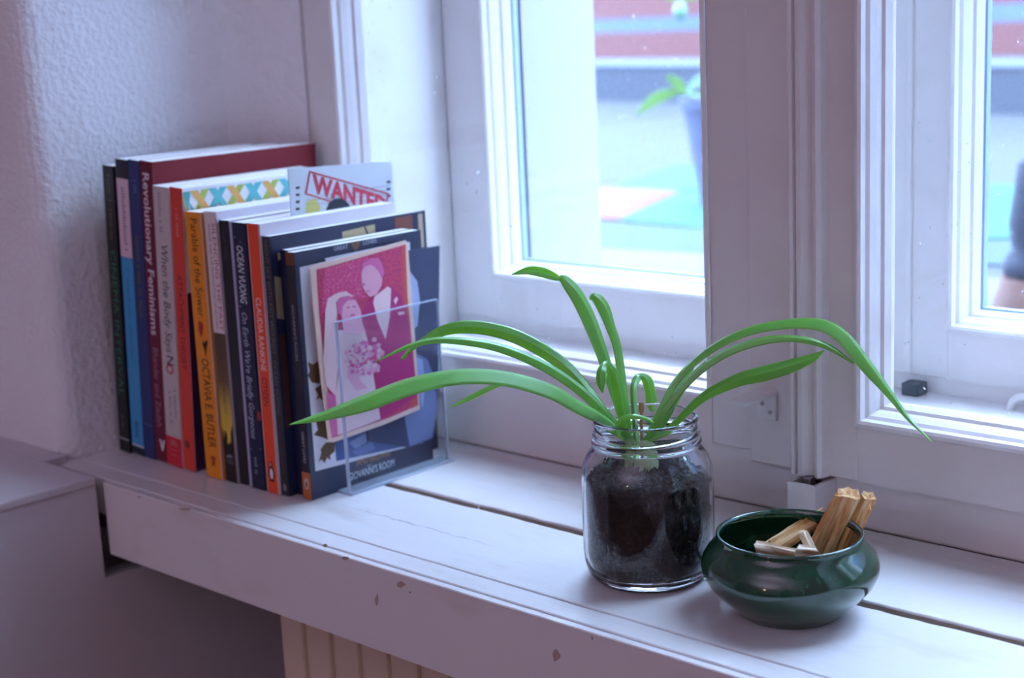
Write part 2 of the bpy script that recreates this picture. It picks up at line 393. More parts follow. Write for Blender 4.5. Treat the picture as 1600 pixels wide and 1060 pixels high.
B3.marks(6, 281, 302, .40, .34, '4d6aa0'); B3.marks(28, 356, 496, .32, .34, '5f5c3c'); B3.band(663.5, 665, '5a6082', .1, .9, .0001, 'rule')
B4 = Book('maroon spined tall book with bold white title', .0592, .0752, .0570, .158, .2360, '6a1c34', '76101f', LEAN, .75, yt=253, yb=724)
B4.t('Revolutionary Feminisms', 271, 521, .22, .50, 'e3d6dc', .012); B4.t('Bhandar and Ziadah', 541, 668, .26, .42, '94728a')
B4.blob([(.38, 688), (.52, 688), (.60, 698), (.70, 688), (.84, 688), (.66, 706), (.56, 706)], 'e8dfe6')
B5 = Book('off-white spined paperback with red foot and dark handwritten style title', .0776, .0972, .0550, .142, .2178, 'c6bab8', 'ece6e6', LEAN, yt=293, yb=730)
B5.marks(14, 302, 368, .32, .20, '9a9092'); B5.t('When the Body Says', 381, 548, .34, .44, '3b3540', 0, .15); B5.t('N', 553, 567, .34, .46, '3b3540', .01)
B5.blob(oval(.5, 574, .25, 8), 'b33a3f'); B5.blob(oval(.5, 574, .15, 5), 'c6bab8', .0002)
B5.marks(11, 605, 652, .66, .18, '8f888c'); B5.marks(13, 610, 664, .34, .18, '8f888c')
B5.band(683, 730, 'cf1a32'); 
for k in range(9):
    a = PI*(k/8); cx, cy = .5+.27*math.cos(a), 697-8*math.sin(a)
    B5.blob([(cx-.03, cy-2), (cx+.03, cy-2), (.5+.12*math.cos(a)+.02, 699-3*math.sin(a)), (.5+.12*math.cos(a)-.02, 699-3*math.sin(a))], 'cf6a74')
B5.band(703, 704.5, 'cf6a74', .25, .75, .00012, 'rule'); B5.band(711.5, 713.5, 'cf6a74', .32, .7, .00012, 'rule')
B6 = Book('vermilion spined paperback with dark lettering and checked ribbon cover', .0992, .1142, .0548, .140, .2180, 'da402e', 'f2eef2', LEAN, yt=295, yb=739)
B6.marks(12, 326, 370, .4, .24, 'd98a86'); B6.t('ATTACHMENT THEORY', 428, 576, .30, .40, '5f1f2a'); B6.blob(oval(.42, 697, .2, 6), '5a2030'); B6.blob(oval(.42, 697, .1, 2.5), 'a33030', .0002)
# checked ribbons across the cover of B6, purple lower half
def cover_strip(book, name, items, lift=.0002):
    b = MB(); mats = []; W = book.W
    for pts, col, lv in items:
        m = mat(col, .45)
        if m not in mats: mats.append(m)
        b.poly([(W+lift*(1+.5*lv), y, z) for y, z in pts], mats.index(m))
    return b.build(name, mats, book.cover)
it = [([(0.0005, .0005), (.139, .0005), (.139, .140), (.0005, .140)], '3b2350', 0)]
n_ = 0
for k in range(-2, 10):
    y = .004+k*.0165
    for sg, cols in ((1, ('52b3b4', 'a9b850')), (-1, ('dba85a', '5fb9bb'))):
        p = [(y, .176), (y+.0066, .176), (y+.0066+sg*.030, .2155), (y+sg*.030, .2155)]
        it.append(([(min(max(a, .0008), .139), b) for a, b in p], cols[k % 2], 1+.05*n_)); n_ += 1
it = [q for q in it if max(a for a, b in q[0])-min(a for a, b in q[0]) > .003]
cover_strip(B6, 'ribbon_print', it)
B7 = Book('yellow-orange spined paperback with red heart and black bird', .1291, .1492, .0545, .129, .2012, 'ee9008', 'e0a050', .3, yt=333, yb=750)
B7.band(333, 750, 'c9c2d4', .955, 1.0, .00003, 'edge_band')
B7.t('Parable of the Sower', 343, 494, .34, .40, '2b1a14'); B7.t('OCTAVIA E. BUTLER', 559, 701, .30, .44, '241812', .004)
B7.blob([(.30, 503), (.36, 499), (.42, 503), (.52, 501), (.60, 507), (.52, 520), (.40, 527), (.28, 516)], 'b02318')
B7.blob([(.46, 526), (.50, 533), (.60, 533), (.70, 528), (.78, 532), (.66, 544), (.58, 558), (.54, 546), (.46, 538)], '1c1512')
B7.blob(oval(.5, 718, .16, 4), 'a83a1c'); B7.blob([(.42, 722), (.58, 722), (.62, 733), (.5, 728), (.36, 733)], 'a83a1c')
B8 = Book('slim book with cream spine top and yellow sunset tree silhouette below', .1508, .1650, .0560, .130, .2022, '9b8f8d', 'd8d2dc', .3, yt=332, yb=754)
B8.band(333, 518, 'e2d4d4', .03, .97)
grad = bpy.data.materials.new('sunset_print'); grad.use_nodes = True
def _g():
    nt = grad.node_tree; b = nt.nodes['Principled BSDF']; N = nt.nodes.new; L = nt.links.new
    tc = N('ShaderNodeTexCoord'); sp = N('ShaderNodeSeparateXYZ'); cr = N('ShaderNodeValToRGB'); mr = N('ShaderNodeMapRange')
    mr.inputs['From Min'].default_value = .022; mr.inputs['From Max'].default_value = .112
    e = cr.color_ramp.elements; e[0].position = 0; e[0].color = lin('ecc438'); e[1].position = 1; e[1].color = lin('55402f')
    k = e.new(.35); k.color = lin('d4b648'); k = e.new(.6); k.color = lin('6f5838')
    L(tc.outputs['Object'], sp.inputs[0]); L(sp.outputs['Z'], mr.inputs['Value']); L(mr.outputs[0], cr.inputs[0]); L(cr.outputs[0], b.inputs['Base Color'])
_g()
B8.band(518, 754, grad, .03, .97, name='sunset_band'); B8.band(706, 754, '181412', .03, .97, .00010, 'tree_silhouette')
B8.blob([(.03, 706), (.03, 668), (.14, 676), (.16, 688), (.26, 672), (.40, 675), (.46, 684), (.40, 690), (.52, 694), (.62, 688), (.70, 692), (.78, 672), (.97, 660), (.97, 706)], '181412', .00011)
B8.t('SILENCING THE PAST', 349, 514, .60, .30, 'b03a4c', .004); B8.t('POWER AND THE PRODUCTION OF HISTORY', 352, 512, .28, .17, '45404a'); B8.t('MICHEL-ROLPH TROUILLOT', 532, 646, .40, .20, '4d4630')
B8.blob(oval(.5, 716, .3, 6, 12, PI, 2*PI), '8a8590', .0002); B8.band(719, 720, '8a8590', .2, .8, .0002, 'rule'); B8.band(723, 724, '8a8590', .2, .8, .0002, 'rule')
B9 = Book('thin plain black spined paperback between sunset spine and navy spine', .1657, .1772, .0575, .127, .1965, '15171f', 'c9c4d4', .3, yt=345, yb=757)
B9.marks(12, 363, 406, .34, .26, '3d434e')
B10 = Book('navy spined paperback with white italic lettering', .1796, .1977, .0562, .129, .1960, '141b3d', '1b2450', .4, yt=349, yb=767)
B10.band(349, 767, 'aaa6c0', .0, .16, .00004, 'edge_band')
B10.t('OCEAN VUONG', 384, 473, .36, .40, 'dcdfe8', .01, .2); B10.t('On Earth We\'re Briefly Gorgeous', 487, 686, .36, .34, 'b7bfd6', 0, .25); B10.marks(8, 712, 744, .42, .22, '7f88ab')
B10.blob(oval(.95, 647, .12, 8), 'a5382f')
for (x, y) in ((.3, 372), (.62, 378), (.3, 478), (.9, 700), (.28, 704)): B10.blob(oval(x, y, .03, 1.2, 8), 'a9b0c8')
B11 = Book('orange spined paperback with small penguin emblem at its foot', .2002, .2136, .0562, .129, .1962, 'ec4c20', 'ded8e0', .3, yt=351, yb=773)
B11.band(351, 773, 'd8c3bf', 0, .05, .00004, 'edge_band'); B11.band(351, 773, 'd8c3bf', .93, 1, .00004, 'edge_band')
B11.t('CLAUDIA RANKINE', 464, 578, .28, .42, 'efe3e0'); B11.t('CITIZEN', 588, 633, .28, .42, '5b2018')
def penguin(B, cx, cy, w_, h_):
    B.blob(oval(cx, cy, w_*1.1, h_*1.12), 'ec4c20', .00010)
    B.blob([(cx-.15*w_, cy-h_), (cx+.25*w_, cy-.98*h_), (cx+.55*w_, cy-.85*h_), (cx+.35*w_, cy-.62*h_), (cx+.75*w_, cy-.1*h_), (cx+.95*w_, cy+.5*h_), (cx+.6*w_, cy+.45*h_), (cx+.5*w_, cy+.85*h_), (cx+.75*w_, cy+h_), (cx-.75*w_, cy+h_), (cx-.55*w_, cy+.85*h_), (cx-.65*w_, cy+.45*h_), (cx-.98*w_, cy+.55*h_), (cx-.8*w_, cy-.1*h_), (cx-.38*w_, cy-.62*h_)], '17141a', .00014, 'penguin_emblem')
    B.blob(oval(cx-.02*w_, cy+.22*h_, .45*w_, .56*h_), 'f1ecee', .0002, 'penguin_emblem')
    B.blob([(cx-.1*w_, cy-.84*h_), (cx+.12*w_, cy-.80*h_), (cx+.05*w_, cy-.58*h_), (cx-.25*w_, cy-.56*h_)], 'f1ecee', .0002, 'penguin_emblem')
penguin(B11, .48, 738, .30, 16)
B12 = Book('thin charcoal spined paperback with cream patched navy cover', .2141, .2224, .0580, .150, .1879, '2b2b30', '262c4a', .1, yt=371, yb=777)
B12.t('NIGHT SKY WITH EXIT WOUNDS', 378, 552, .25, .5, '6f7278'); B12.t('OCEAN VUONG', 562, 648, .25, .5, '6a6d7c'); B12.marks(18, 664, 744, .3, .3, '43464e'); B12.blob(oval(.5, 764, .25, 6), '7d7d86')
for _q in ([([(.006, .1705), (.050, .1705), (.050, .1755), (.006, .1755)], 'b9ab86', 1), ([(.066, .164), (.098, .164), (.098, .184), (.066, .1825)], 'b7a57c', 1), ([(.0945, .164), (.096, .164), (.0885, .184), (.0872, .184)], '262c4a', 2), ([(.118, .160), (.136, .160), (.136, .186), (.118, .186)], '7d4436', 1), ([(.142, .160), (.147, .160), (.147, .186), (.142, .186)], 'b7a58a', 1),
    ([(.0015, .130), (.0075, .128), (.0075, .158), (.0015, .160)], 'a8a084', 1), ([(.0015, .050), (.0075, .050), (.0075, .118), (.0015, .118)], '4b3230', 1)]): cover_strip(B12, 'patch_print', [_q])
B13 = Book('plain midnight navy spined paperback behind the cover with white panel', .2236, .2336, .0655, .116, .1778, '131a38', '182040', .2, yt=395, yb=779)
B13.band(400, 772, '161d3e', .1, .9)
B14 = Book('paperback with navy front cover showing white panel and brown leaves', .2345, .2437, .0614, .1205, .1776, '1a1b26', '2c3450', .1, yt=396, yb=782)
B14.band(397, 416, '6e3f26', name='top_band'); B14.band(739, 781, 'b8622a', name='foot_band'); B14.band(418, 520, '2a2323', .1, .9, .00005)
B14.t("GIOVANNI'S ROOM", 476, 562, .30, .30, '9fa3b6'); B14.t('GREAT LOVES', 674, 724, .34, .30, 'b9bccb'); B14.blob(oval(.5, 757, .26, 9), 'c9b8ae'); B14.blob(oval(.5, 758, .12, 5), '6b3a1e', .0002)
# front cover print of B14: points taken on the cover plane
def cov(px, py, lift=0):
    p = at(px, py, 'X', .2440); return (p.y-.0614, p.z-.0006)
def covpoly(l): return [cov(x, y) for x, y in l]
it = [(covpoly([(468, 418), (640, 378), (660, 693), (493, 737)]), 'e3e4ee', 0)]
leaf = '6b5238'
it += [(covpoly([(481, 566), (489, 570), (500, 562), (500, 600), (487, 598), (481, 587), (484, 580)]), leaf, 1),
       (covpoly([(492, 608), (506, 598), (504, 626), (499, 622), (494, 626), (497, 617)]), leaf, 1),
       (covpoly([(494, 660), (505, 652), (515, 655), (517, 690), (505, 684), (490, 680), (497, 672)]), leaf, 1),
       (covpoly([(509, 692), (524, 690), (523, 706), (516, 712), (517, 720), (511, 715), (507, 724), (503, 718), (498, 722), (502, 708), (501, 702)]), leaf, 1)]
it += [(covpoly([(523, 690), (655, 640), (659, 692), (526, 721)]), '4a5f9a', 1),
       (covpoly([(545, 692), (580, 672), (575, 690), (556, 702)]), '8e9cc8', 2), (covpoly([(550, 706), (582, 690), (585, 703), (560, 714)]), '6d7fb6', 2),
       (covpoly([(600, 672), (618, 655), (622, 668), (607, 684)]), 'c9d3ee', 2), (covpoly([(624, 655), (644, 645), (648, 690), (626, 698)]), 'b5bfe2', 2), (covpoly([(632, 660), (637, 658), (640, 690), (634, 692)]), '7f90c4', 3)]
cover_strip(B14, 'panel_print', it, .00012)
b = MB(); 
def cov_text(b, s, p0, p1, h, mi):
    a = cov(*p0); c = cov(*p1); ex = Vector((0, c[0]-a[0], c[1]-a[1])); L = ex.length; ex.normalize()
    text(b, s, (B14.W+.00055, a[0], a[1]), ex, (0, 0, 1), L, h, mi)
for _s, _a, _b, _h, _c in (('GREAT', (521, 392), (543, 388), .0028, 'c4cae0'), ('LOVES', (567, 383), (588, 379), .0028, 'c4cae0'), ("GIOVANNI'S ROOM", (545, 752), (616, 728), .0056, 'eef2ff'), ('JAMES BALDWIN', (556, 728), (609, 713), .0042, 'b8805a')):
    b = MB(); cov_text(b, _s, _a, _b, _h, 0); b.build('lettering', mat(_c, .5), B14.cover)
b = MB(); a = cov(577, 727); b.box(B14.W, B14.W+.0005, a[0]-.002, a[0]+.002, a[1]-.0003, a[1]+.0002, 0)
b.build('rule', mat('a9b0cc', .5), B14.cover); b = MB()
a = cov(555, 385); b.poly([(B14.W+.0005, a[0]+.0042*x, a[1]+.004*y) for x, y in ((0, -1), (.7, -.2), (1, .5), (.55, .95), (0, .5), (-.55, .95), (-1, .5), (-.7, -.2))], 0)
b.build('heart_emblem', mat('7d5a45', .5), B14.cover)

# ------------------------------------------------------------------ postcards and the wedding photograph
XW = .1996
wr = empty('postcard', 'grey postcard stamped with red lettering, sticking up between navy and orange books', 'postcard', (XW-.0012, .13, .08))
P0, P1, P2, P3 = [at(x, y, 'X', XW) for x, y in ((450, 264), (612, 252), (612, 330), (452, 350))]
zt0, zt1, ya, yb = P0.z, P1.z, P0.y, P1.y
bb = MB(); bb.prism([(0, 0)]*3, 0, 0) if 0 else None
vv = [(x, y, z) for x in (XW-.0008, XW) for y, z in ((ya, .075), (yb, .075), (yb, zt1), (ya, zt0))]
cb = link('card', mesh('card', vv, [(3, 2, 1, 0), (4, 5, 6, 7), (0, 1, 5, 4), (1, 2, 6, 5), (2, 3, 7, 6), (3, 0, 4, 7)], mat('ced4da', .4)), wr); wl(cb, wr)
def pl(b, pts, mi, X, k): b.poly([(X+.00015*k, at(x, y, 'X', X).y, at(x, y, 'X', X).z) for x, y in pts], mi)
b = MB(); mw = [mat('c0344a', .5), mat('8d959c', .5), mat('c9c06a', .5), mat('232634', .5)]
def frame4(b, q, t, mi, X, k):
    c0 = (sum(p[0] for p in q)/4, sum(p[1] for p in q)/4)
    q2 = [(p[0]+(c0[0]-p[0])*t[0], p[1]+(c0[1]-p[1])*t[1]) for p in q]
    for i in range(4): pl(b, [q[i], q[(i+1) % 4], q2[(i+1) % 4], q2[i]], mi, X, k)
for q in ([(483, 267), (607, 302), (607, 304.5), (483, 269.6)], [(483, 267), (485.4, 268.4), (478.6, 303), (476, 302)], [(476.3, 301), (601, 341), (600.6, 343.6), (476, 303.4)], [(604.6, 302), (607, 303), (601, 343), (598.6, 342)]): pl(b, q, 0, XW, 2)
a = at(488, 299.5, 'X', XW); c = at(603, 334, 'X', XW); ex = (c-a); ex.x = 0; L = ex.length; ex.normalize()
text(b, 'WANTED', (XW+.0003, a.y, a.z), ex, Vector((0, .10, 1)).normalized(), L, .0124, 0, .045)
for k, y in enumerate((292, 303, 314, 325)):
    pl(b, [(468-6, y), (468, y-.8), (468, y+3.2), (462, y+4)], 3, XW, 1)
for y in (283, 294, 305): pl(b, [(604, y), (610, y-.6), (610, y+3), (604, y+3.6)], 3, XW, 1)
for (x0, x1, y) in ((560, 610, 289), (500, 606, 297), (478, 606, 304), (478, 606, 311)): pl(b, [(x0, y+8), (x1, y), (x1, y+.9), (x0, y+8.9)], 1, XW, 1)
pl(b, [(478, 316), (492, 310), (500, 322), (500, 342), (478, 342)], 2, XW, 1)
pl(b, [(508, 330), (513, 318), (522, 311), (534, 310), (544, 318), (548, 326), (548, 336), (508, 340)], 3, XW, 3)
ob = b.build('stamp_print', mw, wr); wl(ob, wr)

XC = .2462
pc = empty('postcard', 'dark blue postcard showing pale draped shoulder, behind the faded wedding photograph', 'postcard', (XC, .15, .05))
q = [(560, 404), (687, 384), (684, 640), (676, 686), (640, 700), (575, 690)]
def card(X, pts, th):
    n = len(pts); P = [at(x, y, 'X', X) for x, y in pts]
    v = [(X-th, p.y, p.z) for p in P]+[(X, p.y, p.z) for p in P]
    return v, [tuple(range(n)), tuple(reversed(range(n, 2*n)))]+[(i, n+i, n+(i+1) % n, (i+1) % n) for i in range(n)]
wl(link('card', mesh('card', *card(XC, q, .0006), mat('3a4463', .35)), pc), pc)
b = MB()
pl(b, [(640, 424), (652, 440), (656, 470), (652, 510), (640, 520), (630, 480)], 0, XC, 1)
pl(b, [(630, 556), (652, 553), (668, 562), (676, 585), (682, 620), (683, 640), (676, 684), (640, 698), (630, 640)], 1, XC, 1)
pl(b, [(650, 558), (660, 562), (664, 600), (660, 640), (652, 600)], 0, XC, 2)
ob = b.build('figure_print', [mat('a9b6d8', .4), mat('7684ae', .4)], pc); wl(ob, pc)
wl(link('white_border', mesh('white_border', *card(.2469, [(508, 404), (598, 385), (600, 393), (512, 416)], .0004), mat('dfe2ec', .4)), pc), pc)

XP = .2500
ph = empty('photograph', 'faded magenta wedding photograph of a bride and groom on cream paper', 'photograph', (XP, .11, .04))
wl(link('paper', mesh('paper', *card(XP, [(484, 421), (492, 415), (634, 376), (637, 379), (648, 520), (656, 640), (600, 664), (520, 692), (514, 690), (498, 560)], .0011), mat('f0d0c0', .45)), ph), ph)
Z6 = lambda l: [(480+.3115*x, 370+.3115*y) for x, y in l]
b = MB(); pm = [paint('faded_red', 'dc4a68', 'bc3470', 500, .4, .62, .4, 0), paint('faded_foliage', 'dc4480', 'f088ac', 700, .5, .72, .4, 0), mat('f5d3d6', .4), mat('f0aec4', .4), mat('c02c74', .4), mat('d4564e', .4), mat('e070a8', .4)]
pl(b, Z6([(45, 165), (90, 155), (490, 40), (500, 300), (528, 560), (555, 845), (420, 905), (125, 1010), (85, 640), (60, 400)]), 0, XP, 1)
pl(b, Z6([(90, 160), (300, 100), (330, 300), (140, 330), (70, 390)]), 1, XP, 2)                                             # foliage
pl(b, Z6([(470, 45), (492, 38), (502, 300), (556, 845), (520, 862), (495, 520)]), 5, XP, 2)                                    # warm edge fade
pl(b, Z6([(330, 290), (420, 250), (470, 300), (505, 420), (530, 640), (548, 800), (370, 915), (350, 760), (330, 640), (290, 520), (265, 400)]), 4, XP, 3)   # dark suit
pl(b, Z6([(335, 300), (400, 250), (418, 260), (412, 400), (390, 515), (350, 420), (328, 330)]), 2, XP, 4)                      # shirt front
pl(b, Z6([(268, 190), (275, 150), (315, 125), (350, 135), (375, 190), (370, 245), (345, 290), (310, 302), (285, 275), (270, 240)]), 3, XP, 5)  # groom's face
pl(b, Z6([(268, 175), (275, 135), (310, 108), (350, 105), (372, 135), (382, 185), (370, 210), (352, 170), (318, 140), (285, 150)]), 6, XP, 6)   # groom's hair
pl(b, Z6([(272, 232), (285, 236), (286, 244), (274, 242)]), 4, XP, 6); pl(b, Z6([(290, 270), (312, 268), (310, 275), (292, 277)]), 6, XP, 6)
pl(b, Z6([(88, 370), (100, 310), (140, 285), (190, 272), (230, 300), (205, 300), (150, 330), (145, 420), (150, 470), (165, 560), (150, 640), (140, 800), (90, 745), (78, 620)]), 2, XP, 5)  # veil
pl(b, Z6([(150, 470), (285, 465), (300, 520), (320, 620), (330, 700), (365, 915), (150, 998), (140, 800), (160, 640)]), 2, XP, 4)    # dress
pl(b, Z6([(168, 330), (205, 300), (240, 320), (265, 370), (272, 430), (290, 480), (180, 485), (170, 420)]), 3, XP, 6)          # bride's face and neck
pl(b, Z6([(140, 330), (160, 305), (205, 295), (240, 318), (200, 318), (175, 345), (168, 395), (148, 385)]), 6, XP, 7)          # bride's hair
pl(b, Z6([(195, 352), (208, 350), (208, 356), (196, 358)]), 4, XP, 7); pl(b, Z6([(225, 348), (238, 348), (238, 354), (226, 355)]), 4, XP, 7); pl(b, Z6([(210, 392), (235, 386), (232, 396), (214, 399)]), 1, XP, 7)
rr = random.Random(4)
for k in range(120):                                                                                                        # bouquet
    a, d = rr.uniform(0, 2*PI), rr.random()**.5; x, y = 280+d*95*math.cos(a), 585+d*90*math.sin(a)+rr.uniform(0, 30); s = rr.uniform(7, 15)
    pl(b, Z6([(x+s*math.cos(t), y+s*math.sin(t)) for t in np.linspace(0, 2*PI, 7)[:-1]]), rr.choice((3, 2, 6, 6, 1, 3)), XP, 6+.01*k)
pl(b, Z6([(205, 650), (245, 640), (262, 720), (300, 760), (240, 770), (195, 700)]), 3, XP, 5)
pl(b, Z6([(95, 780), (140, 800), (148, 1000), (125, 1008), (100, 880)]), 6, XP, 3); pl(b, Z6([(430, 320), (445, 300), (452, 312), (440, 340)]), 2, XP, 5); pl(b, Z6([(452, 378), (485, 376), (484, 388), (455, 394)]), 2, XP, 5)
ob = b.build('photo_print', pm, ph); wl(ob, ph)

# clear acrylic card holder
ACR = thin_glass('clear_acrylic', (.96, .98, 1, 1)); ACE = thin_glass('acrylic_edge', (.86, .92, 1, 1))
_n = ACE.node_tree; _o = [n for n in _n.nodes if n.type == 'OUTPUT_MATERIAL'][0]; _m = _n.nodes.new('ShaderNodeMixShader'); _d = _n.nodes.new('ShaderNodeBsdfDiffuse'); _d.inputs[0].default_value = (.75, .84, .95, 1)
_m.inputs[0].default_value = .38; _n.links.new(_o.inputs[0].links[0].from_socket, _m.inputs[1]); _n.links.new(_d.outputs[0], _m.inputs[2]); _n.links.new(_m.outputs[0], _o.inputs[0])  # pale diffuse share: light gathered by the edges, put into their colour
hd = empty('card_holder', 'clear acrylic card holder standing in front of the navy cover', 'holder', (.255, .13, .0))
XA = .2545
ya0, ya1 = at(546, 768, 'X', XA).y, at(686, 715, 'X', XA).y
def lean_panel(name, x0, x1, y0, y1, z0, z1, m, sh=-.002, slope=.0025):
    v = [(x0, y0, z0), (x0, y1, z0), (x0, y1+sh, z1), (x0, y0+sh, z1), (x1, y0, z0), (x1, y1, z0), (x1, y1+sh, z1), (x1, y0+sh, z1)]
    wl(link(name, mesh(name, v, [(3, 2, 1, 0), (4, 5, 6, 7), (0, 1, 5, 4), (1, 2, 6, 5), (2, 3, 7, 6), (3, 0, 4, 7)], m), hd), hd)
lean_panel('front_panel', XA, XA+.0018, ya0, ya1+.008, .0022, .1265, ACR)
lean_panel('panel_edge', XA-.0002, XA+.0021, ya0-.0014, ya0+.0002, .0022, .1270, ACE); lean_panel('panel_edge', XA-.0002, XA+.0019, ya1+.0078, ya1+.0086, .0022, .1268, ACE)
lean_panel('panel_edge', XA-.0002, XA+.0021, ya0-.003, ya1+.006, .1262, .1270, ACE, 0)
lean_panel('side_panel', .2440, XA, ya1+.0075, ya1+.0090, .0022, .1265, ACR)
lean_panel('base_panel', .2440, XA+.0045, ya0-.002, ya1+.012, .0002, .0021, ACE, 0)

# ------------------------------------------------------------------ glass jar, soil, spider plant
JX, JY = .5255, .0870
gm = bpy.data.materials.new('jar_glass'); gm.use_nodes = True
def _gm():
    nt = gm.node_tree; N = nt.nodes.new; L = nt.links.new; b = nt.nodes['Principled BSDF']; out = nt.nodes['Material Output']
    b.inputs['Base Color'].default_value = (.93, .97, .98, 1); b.inputs['Roughness'].default_value = .015; b.inputs['Transmission Weight'].default_value = 1; b.inputs['IOR'].default_value = 1.46
    tr = N('ShaderNodeBsdfTransparent'); tr.inputs[0].default_value = (.93, .97, .98, 1)
    # limescale and condensation smears inside the glass
    tc = N('ShaderNodeTexCoord'); mp = N('ShaderNodeMapping'); mp.inputs['Scale'].default_value = (1, 1, .45)
    n = N('ShaderNodeTexNoise'); n.inputs['Scale'].default_value = 95; n.inputs['Detail'].default_value = 8; n.inputs['Roughness'].default_value = .7
    cr = N('ShaderNodeValToRGB'); cr.color_ramp.elements[0].position = .56; cr.color_ramp.elements[1].position = .78
    cr.color_ramp.elements[0].color = (0, 0, 0, 1); cr.color_ramp.elements[1].color = (.20, .20, .20, 1)
    df = N('ShaderNodeBsdfDiffuse'); df.inputs[0].default_value = (.8, .8, .85, 1); m2 = N('ShaderNodeMixShader')
    L(tc.outputs['Object'], mp.inputs[0]); L(mp.outputs[0], n.inputs['Vector']); L(n.outputs['Fac'], cr.inputs[0])
    sp = N('ShaderNodeSeparateXYZ'); mr = N('ShaderNodeMapRange'); mr.inputs['From Min'].default_value = .066; mr.inputs['From Max'].default_value = .076; mr.inputs['To Min'].default_value = 1; mr.inputs['To Max'].default_value = 0
    mul = N('ShaderNodeMath'); mul.operation = 'MULTIPLY'
    L(tc.outputs['Object'], sp.inputs[0]); L(sp.outputs['Z'], mr.inputs['Value']); L(mr.outputs[0], mul.inputs[0]); L(cr.outputs[0], mul.inputs[1])
    L(mul.outputs[0], m2.inputs[0]); L(b.outputs[0], m2.inputs[1]); L(df.outputs[0], m2.inputs[2]); L(m2.outputs[0], out.inputs[0])
_gm()
jar = empty('glass_jar', 'clear round glass jar with threaded neck standing beside the green bowl', 'jar', (JX, JY, .0004))
outer = [(.0, .0022), (.024, .0016), (.0310, .0), (.0340, .0010), (.0368, .0050), (.0385, .0110), (.0390, .0180), (.0390, .0600), (.0386, .0655), (.0374, .0705), (.0352, .0752), (.0330, .0780), (.0317, .0795), (.0310, .0806),
         (.0312, .0815), (.0322, .0820), (.0326, .0830), (.0322, .0840), (.0309, .0848), (.0306, .0862), (.0312, .0870), (.0318, .0878), (.0313, .0888), (.0304, .0896), (.0303, .0935), (.0306, .0948), (.0308, .0960), (.0305, .0971), (.0296, .0975)]
inner = [(.0288, .0970), (.0285, .0958), (.0284, .0850), (.0292, .0800), (.0318, .0765), (.0344, .0725), (.0360, .0680), (.0367, .0630), (.0369, .0590), (.0369, .0170), (.0362, .0110), (.0345, .0070), (.0310, .0048), (.0, .0044)]
v, f = lathe(outer+inner, 96)
link('jar_body', mesh('jar_body', v, f, gm, smooth=True), jar)
# slanting screw thread
tv = []; tf = []
for s in range(2):
    base = len(tv); n = 60
    for i in range(n+1):
        a = s*PI+.2+(PI*1.05)*i/n; z = .0858+.0055*(i/n-.5); k = min(1, min(i, n-i)/6)
        for j in range(6):
            t = 2*PI*j/6; rr_ = .0306+.0011*k*max(0, math.cos(t)); tv.append((rr_*math.cos(a), rr_*math.sin(a), z+.0010*math.sin(t)))
    for i in range(n):
        for j in range(6): tf.append((base+i*6+j, base+i*6+(j+1) % 6, base+(i+1)*6+(j+1) % 6, base+(i+1)*6+j))
link('screw_thread', mesh('screw_thread', tv, tf, gm, smooth=True), jar)

soilm = paint('damp_soil', '08090d', '1f1815', 260, .45, .75, .75, 1.0, 500)
sv, sf = lathe([(0, .0052), (.0308, .0054), (.0344, .0078), (.0360, .0115), (.03668, .0175), (.03668, .0560), (.0362, .0600), (.0345, .0618), (.026, .0625), (.018, .0640), (.010, .0655), (.0, .0660)], 64)
rr = random.Random(11)
sv = [(x*(1+(rr.uniform(-.03, .0))*(z > .056)), y*(1+(rr.uniform(-.03, .0))*(z > .056)), z+(rr.uniform(-.0022, .0022) if z > .0598 else (rr.uniform(-.002, .003) if z > .0555 else 0))) for x, y, z in sv]
soil = link('potting_soil', mesh('potting_soil', sv, sf, soilm, smooth=True), None, 'stuff', 'dark damp potting soil filling the clear glass jar', 'soil', None, (JX, JY, .0004))
gv = []; gf = []
for k in range(420):
    a, d = rr.uniform(0, 2*PI), .0335*rr.random()**.5; z = .0622+.004*(1-d/.034)+rr.uniform(-.001, .0012); s = rr.uniform(.0006, .0017); n = len(gv); cx, cy = d*math.cos(a), d*math.sin(a)
    ps = [(1, 0, 0), (-1, 0, 0), (0, 1, 0), (0, -1, 0), (0, 0, .8), (0, 0, -.8)]
    gv += [(cx+s*p[0]*rr.uniform(.6, 1.3), cy+s*p[1]*rr.uniform(.6, 1.3), z+s*p[2]*rr.uniform(.6, 1.2)) for p in ps]
    gf += [tuple(n+i for i in q) for q in ((0, 2, 4), (2, 1, 4), (1, 3, 4), (3, 0, 4), (2, 0, 5), (1, 2, 5), (3, 1, 5), (0, 3, 5))]
cr_ = link('soil_crumbs', mesh('soil_crumbs', gv, gf, paint('soil_crumbs', '17100d', '4a2f1e', 300, .4, .7, .8, .3, 400)), soil, 'stuff')

